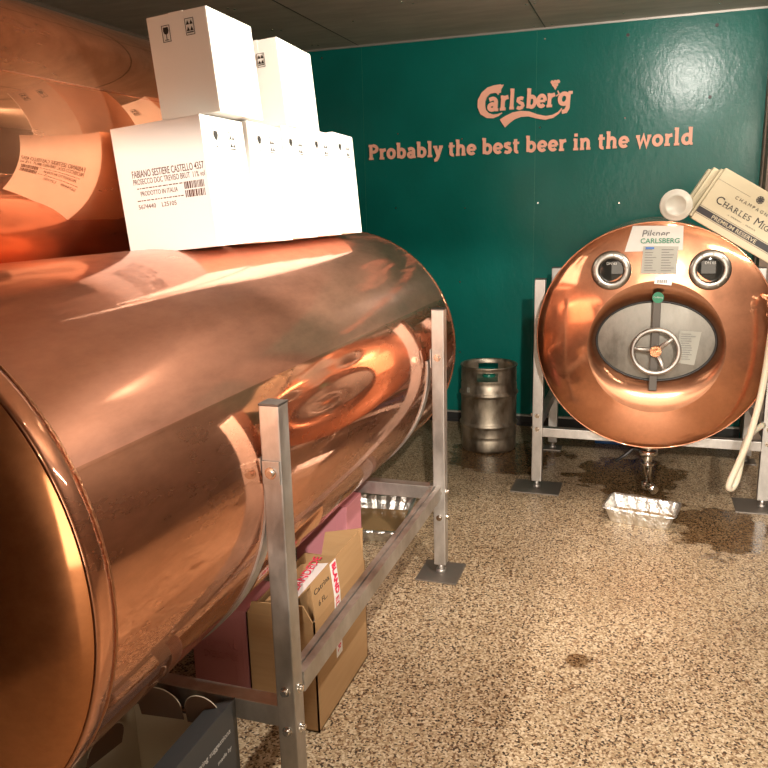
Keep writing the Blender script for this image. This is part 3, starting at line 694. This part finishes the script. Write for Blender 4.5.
wine_box('topmost white box on the upper layer with glass and arrow symbols on its shaded end', (bx_, 2.19, bz_), (0, TH, math.radians(2.0)), 0.205, 0.30, 0.300, 'top')
bx_, bz_ = on_row(-0.012, 0.411)
wine_box('smaller white box on the upper layer, behind the topmost one and nearer the green wall', (bx_, 2.73, bz_), (0, TH, math.radians(4)), 0.20, 0.36, 0.305, 'top2')

# ------------------------------------------------------------------ champagne box and lid on the right tank
CA = math.radians(-31.5)
ang = PI/2+CA; tx, tz = X3+(R3+0.005)*math.cos(ang), Z3+(R3+0.005)*math.sin(ang)
ux, uz = math.cos(CA), math.sin(CA)
d0 = (0.185-tx)/ux
cb = thing('champagne_box', 'tilted cream champagne box leaning on top of the manhole tank', 'box', (tx+ux*d0, 4.20, tz+uz*d0), (0, -CA, 0))
LB, HB, DB_ = 0.43, 0.275, 0.26
build('body', MB().bx((0, 0, 0), (LB, DB_, HB), 0.006), M_CBOX, cb, world=False)
build('end_flaps', MB().bx((-0.014, 0.012, 0.008), (-0.0005, DB_-0.004, HB-0.012), 0.003).bx((-0.045, 0.055, 0.004), (-0.014, DB_-0.004, HB-0.020), 0.004).bx((-0.060, 0.10, 0.004), (-0.045, DB_-0.004, HB-0.035), 0.003), M_CBOX, cb, world=False)
bd = build('dark_band', MB().bx((0, -0.0008, 0.040), (LB, 0.0006, 0.070)), M_NAVY, cb, world=False)
mb = MB(); text(mb, 'PREMIUM RESERVE', 0.027, T(0.080, -0.0016, 0.0455) @ FRONT, width=0.24, bold=0.003); build('print', mb, M_CBOX, bd, world=False)
mb = MB()
mb.bx((0, -0.0006, 0.034), (LB, 0.0005, 0.036)).bx((0, -0.0006, 0.074), (LB, 0.0005, 0.076)).bx((0, -0.0006, 0.216), (0.175, 0.0005, 0.2172))
def smallcaps(mb, s, x, z, big, small, k=0.70, bold=0.004):
    for i, ch in enumerate(s):
        if ch == ' ': x += big*0.30; continue
        isb = i == 0 or s[i-1] == ' '; sz = big if isb else small
        n0 = len(mb.v); text(mb, ch, sz, T(x, -0.0012, z) @ FRONT, bold=bold if not ch == 'M' else 0.0)
        xs = [v.x for v in mb.v[n0:]]; wd = max(xs)-x
        x += wd+0.004
        # small serifs top and bottom
        if ch in 'HRLIN':
            xa = min(xs); xb = max(xs)
            for (zx, tt) in ((z, 0.0022), (z+sz*0.69, -0.0022)):
                for xx in ([xa+0.003, xb-0.003] if ch in 'HMN' else [xa+0.003]): mb.bx((xx-0.006, -0.0014, min(zx, zx+tt)), (xx+0.006, -0.0008, max(zx, zx+tt)))
    return x
smallcaps(mb, 'CHARLES MIGNON', 0.048, 0.118, 0.054, 0.038)
text(mb, 'C H A M P A G N E', 0.022, T(0.118, -0.0012, 0.176) @ FRONT, width=0.19)
text(mb, 'A  EPERNAY  -  FRANCE', 0.009, T(0.135, -0.0012, 0.094) @ FRONT, width=0.15)
for k in range(9):
    a = 2*PI*k/9; mb.prism([(0.020*math.cos(a+q)*(1 if q == 0 else .55), 0.020*math.sin(a+q)*(1 if q == 0 else .55)) for q in (-0.3, 0, 0.3)]+[(0, 0)], 0, 0.0006, T(0.220, -0.0008, 0.226) @ FRONT)
mb.ribbon([(0.0165*math.cos(2*PI*k/20), 0.0165*math.sin(2*PI*k/20)) for k in range(21)], 0.003, 0, 0.0006, T(0.220, -0.0010, 0.226) @ FRONT)
build('print', mb, M_NAVY, cb, world=False)
LX, LZ, LR = 0.112, 1.6245, 0.077
ld = thing('plastic_lid', 'round milky plastic lid standing on the manhole tank beside the champagne box', 'lid', (LX, 4.165, LZ-LR), (0.0, 0, 0))
def ly(prof, n=48):
    mb = MB(); vs = []; fs = []
    for rr_, y in prof:
        for k in range(n): a = 2*PI*k/n; vs.append((rr_*math.cos(a), y, LR+rr_*math.sin(a)))
    for i in range(len(prof)-1):
        for k in range(n): fs.append((i*n+k, i*n+(k+1) % n, (i+1)*n+(k+1) % n, (i+1)*n+k))
    return mb.add(vs, fs, None, True)
build('disc', ly([(0.0005, -0.002), (0.038, -0.002), (0.044, -0.010), (0.051, -0.013), (0.057, -0.004), (0.070, -0.006), (0.077, -0.002), (0.077, 0.010), (0.068, 0.010), (0.05, 0.004), (0.0005, 0.004)]), M_LID, ld, world=False)

# ------------------------------------------------------------------ boxes under the foreground tank
def quad(mb, pts, th=0.004):
    P = [Vector(p) for p in pts]; nrm = (P[1]-P[0]).cross(P[2]-P[0]).normalized()*th
    n = len(P); vs = P+[p+nrm for p in P]; return mb.add(vs, [tuple(range(n))[::-1], tuple(range(n, 2*n))]+[(i, (i+1) % n, n+(i+1) % n, n+i) for i in range(n)])
xa, xb, ya, yb, zt = -1.175, -0.935, 2.0, 2.46, 0.392
cb2 = thing('cardboard_box', 'open brown cardboard box with red and white tape beside the front tank post', 'box', ((xa+xb)/2, (ya+yb)/2, 0))
mb = MB().bx((xa, ya, 0), (xb, yb, 0.005))
for (a, b) in (((xa, ya, 0), (xb, ya+0.005, zt)), ((xa, yb-0.005, 0), (xb, yb, zt)), ((xa, ya, 0), (xa+0.005, yb, zt)), ((xb-0.005, ya, 0), (xb, yb, zt))): mb.bx(a, b)
build('body', mb, M_KRAFT, cb2)
fr = build('flap', quad(MB(), [(xb-0.004, ya+0.01, zt), (xb-0.004, yb-0.01, zt), (xb-0.018, yb-0.015, zt+0.118), (xb-0.018, ya+0.015, zt+0.118)]), M_KRAFT, cb2, label='raised side flap with handwriting')
build('flap', quad(MB(), [(xb-0.006, yb-0.006, zt), (xa+0.07, yb-0.006, zt), (xa+0.08, yb+0.015, zt+0.085), (xb-0.01, yb+0.012, zt+0.120)]), M_KRAFT, cb2, label='raised back flap')
build('flap', quad(MB(), [(xa+0.01, ya+0.002, zt), (xb-0.006, ya+0.002, zt), (xb-0.03, ya-0.01, zt+0.06), (xa+0.03, ya-0.01, zt+0.05)]), M_KRAFT, cb2, label='raised front flap')
inn = build('flap', quad(MB(), [(xa+0.04, ya+0.06, zt+0.012), (xb-0.09, ya+0.06, zt+0.030), (xb-0.07, yb-0.12, zt+0.035), (xa+0.04, yb-0.12, zt+0.01)]), M_KRAFT, cb2, label='inner flap with tape')
tp = build('tape', quad(MB(), [(xa+0.09, ya+0.07, zt+0.024), (xa+0.15, ya+0.07, zt+0.033), (xa+0.15, yb-0.13, zt+0.036), (xa+0.09, yb-0.13, zt+0.026)], 0.001), M_TAPE, inn, label='white tape with red lettering')
mb = MB(); text(mb, 'BLANDEDE', 0.042, T(xa+0.135, ya+0.085, zt+0.0375, 0, -0.12, PI/2), width=0.23, bold=0.01); build('print', mb, M_RED, tp)
mb = MB().bx((xb, ya+0.165, 0.17), (xb+0.001, ya+0.215, zt)); 
t2 = build('tape', mb, M_TAPE, cb2, label='white tape strip with red lettering')
t3 = build('tape', quad(MB(), [(xb+0.0005, ya+0.165, zt), (xb+0.0005, ya+0.215, zt), (xb-0.0125, ya+0.215, zt+0.118), (xb-0.0125, ya+0.165, zt+0.118)], 0.001), M_TAPE, cb2, label='white tape strip with red lettering')
mb = MB(); text(mb, 'BLAND', 0.040, T(xb-0.0095, ya+0.178, zt+0.112) @ Matrix.Rotation(-0.115, 4, 'Y') @ SIDE @ Matrix.Rotation(-PI/2, 4, 'Z'), width=0.105, bold=0.01, d=0.003); build('print', mb, M_RED, t3)
mb = MB(); text(mb, 'EDE VARER', 0.040, T(xb+0.0014, ya+0.176, zt-0.005) @ SIDE @ Matrix.Rotation(-PI/2, 4, 'Z'), width=0.20, bold=0.01); build('print', mb, M_RED, t2)
mb = MB(); text(mb, 'Catrina', 0.026, T(xb-0.0085, ya+0.03, zt+0.075) @ Matrix.Rotation(-0.115, 4, 'Y') @ SIDE, width=0.12); text(mb, '6 FL..', 0.026, T(xb-0.0035, ya+0.05, zt+0.03) @ Matrix.Rotation(-0.115, 4, 'Y') @ SIDE, width=0.07); build('handwriting', mb, M_INK, fr)
build('inner_sheet', quad(MB(), [(xb-0.03, ya+0.06, zt-0.05), (xb-0.03, yb-0.15, zt-0.05), (xb-0.03, yb-0.16, zt+0.05), (xb-0.03, ya+0.07, zt+0.02)], 0.001), M_PAPER, cb2)
def pinkbox(label, a, b, m, txt):
    root = thing('gift_carton', label, 'box', ((a[0]+b[0])/2, (a[1]+b[1])/2, 0))
    bo = build('body', MB().bx(a, b, 0.004), m, root)
    build('lid', MB().bx((a[0]-0.002, a[1]-0.002, b[2]-0.03), (b[0]+0.002, b[1]+0.002, b[2]+0.001), 0.002), m, root)
    mb = MB()
    if txt:
        text(mb, txt[0], 0.035, T((a[0]+b[0])/2, a[1]-0.001, b[2]-0.15) @ FRONT, width=0.13, align='CENTER', bold=0.01, d=0.002)
        text(mb, txt[1], 0.035, T((a[0]+b[0])/2, a[1]-0.001, b[2]-0.19) @ FRONT, width=0.13, align='CENTER', bold=0.01, d=0.002)
    for x in (b[0]-0.022, b[0]-0.05): mb.bx((x, a[1]-0.001, 0.01), (x+0.002, a[1]+0.001, b[2]-0.04))
    build('embossing', mb, m, root)
pinkbox('light pink carton behind the open brown box, under the tank', (-1.45, 2.95, 0), (-1.20, 3.13, 0.380), M_PINK, None)
pinkbox('dusky pink carton left of the front tank post, under the tank', (-1.405, 2.03, 0), (-1.195, 2.24, 0.375), M_PINKD, ('ROYAL', 'DELUXE'))

# black gift box with open lid and rounded inner flaps
g0, g1, h0, h1, zt = -1.34, -1.02, 1.14, 1.625, 0.29
bk = thing('black_gift_box', 'open black gift box with cream lining and brown flaps at the bottom left', 'box', ((g0+g1)/2, (h0+h1)/2, 0))
mb = MB().bx((g0, h0, 0), (g1, h1, 0.005))
for (a, b) in (((g0, h0, 0), (g1, h0+0.004, zt)), ((g0, h1-0.004, 0), (g1, h1, zt)), ((g0, h0, 0), (g0+0.004, h1, zt)), ((g1-0.004, h0, 0), (g1, h1, zt))): mb.bx(a, b)
build('body', mb, M_BLK, bk)
mb = MB()
for (a, b) in (((g0+.004, h0+.004, 0.005), (g1-.004, h0+0.006, zt-.004)), ((g0+.004, h1-0.006, 0.005), (g1-.004, h1-.004, zt-.004)), ((g0+.004, h0+.006, 0.005), (g0+0.006, h1-.006, zt-.004)), ((g1-0.006, h0+.006, 0.005), (g1-.004, h1-.006, zt-.004)), ((g0+.006, h0+.006, .005), (g1-.006, h1-.006, .007))): mb.bx(a, b)
build('lining', mb, M_CREAM, bk, label='cream inner lining')
lidf = build('lid_flap', quad(quad(MB(), [(g1+0.002, h0, 0.06), (g1+0.002, h1+0.02, 0.06), (g1+0.002, h1+0.02, zt+0.06), (g1+0.002, h0, zt+0.06)], -0.004), [(g1+0.002, h0, zt+0.058), (g1+0.002, h1+0.02, zt+0.058), (g1-0.07, h1-0.005, zt+0.035), (g1-0.07, h0, zt+0.035)], 0.003), M_BLK, bk, label='grey-black outer lid with thin white lettering')
mb = MB(); text(mb, 'serving suggestions', 0.022, T(g1+0.0035, h1-0.20, zt-0.02) @ SIDE, width=0.18); build('print', mb, M_PAPER, lidf)
mb = MB(); text(mb, 'made by', 0.018, T(g1+0.0035, h1-0.09, zt-0.07) @ SIDE, width=0.07); build('print', mb, M_PAPER, lidf)
def rflap(cx, cy, z0, wd, h, tilt, rz):
    pl = [(-wd/2, 0), (wd/2, 0)]+[(wd/2*math.cos(a), h-wd/2+wd/2*math.sin(a)) for a in [PI*k/14 for k in range(15)]]
    e = MB().prism(pl, 0, 0.003, T(cx, cy, z0, 0, 0, rz) @ Euler((PI/2-tilt, 0, 0)).to_matrix().to_4x4())
    o = build('inner_flap', e, M_BRN, bk, label='rounded brown inner flap')
    build('edge', MB().tube([T(cx, cy, z0, 0, 0, rz) @ Euler((PI/2-tilt, 0, 0)).to_matrix().to_4x4() @ Vector((x, y, 0.0015)) for x, y in pl[2:]], 0.0016, 6), M_CREAM, o)
rflap(-1.235, h1-0.012, zt-0.02, 0.13, 0.115, -0.25, 0.1); rflap(-1.10, h1-0.010, zt-0.02, 0.11, 0.10, -0.15, 0.0)
rflap(-1.15, 1.42, zt-0.06, 0.10, 0.10, -0.9, -0.3); rflap(g0+0.03, 1.45, zt-0.04, 0.12, 0.10, -0.3, 1.4)

# ------------------------------------------------------------------ wall lettering
def arc(cx, cy, rx, ry, a0, a1, n=14): return [(cx+rx*math.cos(math.radians(a0+(a1-a0)*k/n)), cy+ry*math.sin(math.radians(a0+(a1-a0)*k/n))) for k in range(n+1)]
S = 'S'   # serif strokes carry a thinner pen
G = {
 'P': (0.98, [[(0.20, 0.0), (0.20, 1.38)], arc(0.42, 1.0, 0.38, 0.30, 92, -92)], [[(0.0, 0.09), (0.42, 0.09)], [(0.0, 1.30), (0.45, 1.30)], [(0.20, 0.70), (0.42, 0.70)]]),
 'r': (0.68, [[(0.22, 0.0), (0.22, 0.98)], [(0.22, 0.62), (0.36, 0.82), (0.62, 0.88)]], [[(0.02, 0.08), (0.46, 0.08)], [(0.04, 0.90), (0.22, 0.90)]]),
 'o': (0.92, [arc(0.44, 0.49, 0.31, 0.38, 0, 360, 24)], []),
 'b': (0.96, [[(0.20, 0.04), (0.20, 1.45)], arc(0.48, 0.48, 0.30, 0.37, 150, -150, 20)], [[(0.02, 1.37), (0.20, 1.37)]]),
 'a': (0.90, [[(0.14, 0.80)]+arc(0.40, 0.62, 0.24, 0.25, 120, 0, 8)+[(0.64, 0.08)], arc(0.38, 0.29, 0.22, 0.20, 0, 360, 18)], [[(0.60, 0.08), (0.84, 0.08)]]),
 'l': (0.54, [[(0.24, 0.0), (0.24, 1.45)]], [[(0.04, 1.37), (0.24, 1.37)], [(0.04, 0.08), (0.46, 0.08)]]),
 'y': (0.88, [[(0.16, 0.95), (0.44, 0.10)], [(0.74, 0.95), (0.40, -0.05), (0.26, -0.30), (0.08, -0.33)]], [[(0.0, 0.90), (0.34, 0.90)], [(0.56, 0.90), (0.88, 0.90)]]),
 't': (0.64, [[(0.26, 1.22), (0.26, 0.36)]+arc(0.44, 0.26, 0.18, 0.18, 180, 290, 6)], [[(0.04, 0.88), (0.58, 0.88)]]),
 'h': (0.98, [[(0.20, 0.0), (0.20, 1.45)], [(0.20, 0.62)]+arc(0.48, 0.58, 0.24, 0.30, 140, 0, 8)+[(0.72, 0.0)]], [[(0.02, 1.37), (0.20, 1.37)], [(0.02, 0.08), (0.38, 0.08)], [(0.56, 0.08), (0.92, 0.08)]]),
 'e': (0.88, [arc(0.44, 0.49, 0.31, 0.38, 0, 318, 22)], [[(0.14, 0.48), (0.76, 0.48)]]),
 's': (0.76, [[(0.62, 0.82), (0.42, 0.88), (0.20, 0.82), (0.17, 0.66), (0.34, 0.53), (0.55, 0.44), (0.62, 0.28), (0.52, 0.12), (0.30, 0.08), (0.10, 0.16)]], []),
 'i': (0.52, [[(0.24, 0.0), (0.24, 0.98)], [(0.24, 1.16), (0.24, 1.42)]], [[(0.04, 0.90), (0.24, 0.90)], [(0.04, 0.08), (0.46, 0.08)]]),
 'n': (0.98, [[(0.20, 0.0), (0.20, 0.98)], [(0.20, 0.62)]+arc(0.48, 0.58, 0.24, 0.30, 140, 0, 8)+[(0.72, 0.0)]], [[(0.02, 0.90), (0.20, 0.90)], [(0.02, 0.08), (0.38, 0.08)], [(0.56, 0.08), (0.92, 0.08)]]),
 'w': (1.26, [[(0.14, 0.95), (0.36, 0.08), (0.62, 0.90), (0.88, 0.08), (1.10, 0.95)]], [[(0.0, 0.90), (0.32, 0.90)], [(0.92, 0.90), (1.24, 0.90)]]),
 'd': (0.98, [[(0.72, 0.04), (0.72, 1.45)], arc(0.44, 0.48, 0.30, 0.37, 30, 330, 20)], [[(0.54, 1.37), (0.72, 1.37)], [(0.72, 0.08), (0.92, 0.08)]]),
 'g': (0.98, [arc(0.42, 0.52, 0.29, 0.34, 0, 360, 20), [(0.72, 0.92), (0.72, -0.08), (0.60, -0.30), (0.34, -0.34)]], [[(0.70, 0.90), (0.98, 0.90)]]),
}
def glyph(ch, x, z, s, sx, M_pos=None, pen=0.25, italic=0.0):
    mb = MB(); k = 0
    for strokes, p_ in ((G[ch][1], pen), (G[ch][2], pen*0.72)):
        for st in strokes:
            pts = [(x+(px_+italic*py_)*s*sx, z+py_*s) for px_, py_ in st]
            mb.ribbon(pts, p_*s, -0.014-0.0004*k, 0.0, T(0, YB, 0) @ Matrix(((1, 0, 0, 0), (0, 0, 1, 0), (0, 1, 0, 0), (0, 0, 0, 1)))); k += 1
    return mb
word = 'Probably the best beer in the world'
adv = sum(G[c][0]+0.06 if c != ' ' else 0.48 for c in word); s = 0.077; sx = 2.285/(adv*s)
sg = thing('slogan_lettering', 'copper coloured raised letters of the beer slogan on the green wall', 'sign', (-0.9, YB, 2.0))
x = -2.040
for c in word:
    if c == ' ': x += 0.48*s*sx; continue
    build('letter', glyph(c, x, 2.002+0.003*(x+2)/2.2, s, sx, pen=0.285), M_LET, sg); x += (G[c][0]+0.06)*s*sx
lg = thing('logo_lettering', 'copper coloured raised brewery name with swoosh high on the green wall', 'sign', (-0.88, YB, 2.2))
def wz(uv):  # logo drawing units -> wall metres
    px_, py_ = 460+uv[0]/5.486, 60+uv[1]/5.486
    return (-1.209+(px_-478)*0.00696, 2.365-0.00695*(py_-102)-0.000468*(px_-478))
MW = T(0, YB, 0) @ Matrix(((1, 0, 0, 0), (0, 0, 1, 0), (0, 1, 0, 0), (0, 0, 0, 1)))
def shape(name, uv, d=0.014): return build(name, MB().prism([wz(p) for p in uv], -d, 0, MW), M_LET, lg)
def pen_path(mb, uv, wd, d=0.014): mb.ribbon([wz(p) for p in uv], [w_*0.00127 for w_ in wd], -d, 0, MW)
mb = MB()
pen_path(mb, [(228, 160), (190, 164), (160, 172), (135, 195), (120, 225), (119, 255), (130, 285), (155, 303), (185, 308), (215, 300), (236, 288)], [44, 40, 36, 38, 42, 42, 36, 28, 20, 12, 3])
mb.prism([wz(p) for p in [(205, 146), (244, 140), (213, 194), (196, 178)]], -0.0144, 0, MW)
build('letter', mb, M_LET, lg)
mb = MB(); pen_path(mb, [(238, 345), (265, 325), (300, 304), (340, 293), (385, 293), (430, 306), (475, 313), (515, 305), (545, 286), (562, 262)], [52, 46, 38, 32, 26, 22, 20, 16, 10, 4]); build('swoosh', mb, M_LET, lg)
sc = 0.00127
for ch, uu, vv, xh, wf in (('a', 150, 282, 76, 1.0), ('r', 222, 276, 78, 0.92), ('l', 274, 270, 74, 0.80), ('s', 312, 270, 66, 0.92), ('b', 368, 266, 72, 0.85), ('e', 424, 262, 72, 0.85), ('r', 478, 258, 72, 0.95), ('g', 538, 256, 78, 0.98)):
    x, z = wz((uu, vv)); build('letter', glyph(ch, x, z, xh*sc, wf, pen=0.27, italic=0.06), M_LET, lg)
mb = MB()
for (cu_, cv_, rr_) in ((508, 128, 10), (524, 126, 10), (540, 124, 10), (514, 141, 9), (531, 140, 9), (523, 153, 8)):
    mb.prism([wz((cu_+rr_*math.cos(a)*1.0, cv_+rr_*math.sin(a))) for a in [2*PI*k/6 for k in range(6)]], -0.012-0.0003*len(mb.f)/8, 0, MW)
mb.prism([wz(p) for p in [(513, 150), (534, 150), (524, 168)]], -0.011, 0, MW); pen_path(mb, [(538, 172), (546, 188), (530, 200)], [6, 6, 5]); build('hop_leaf', mb, M_LET, lg)
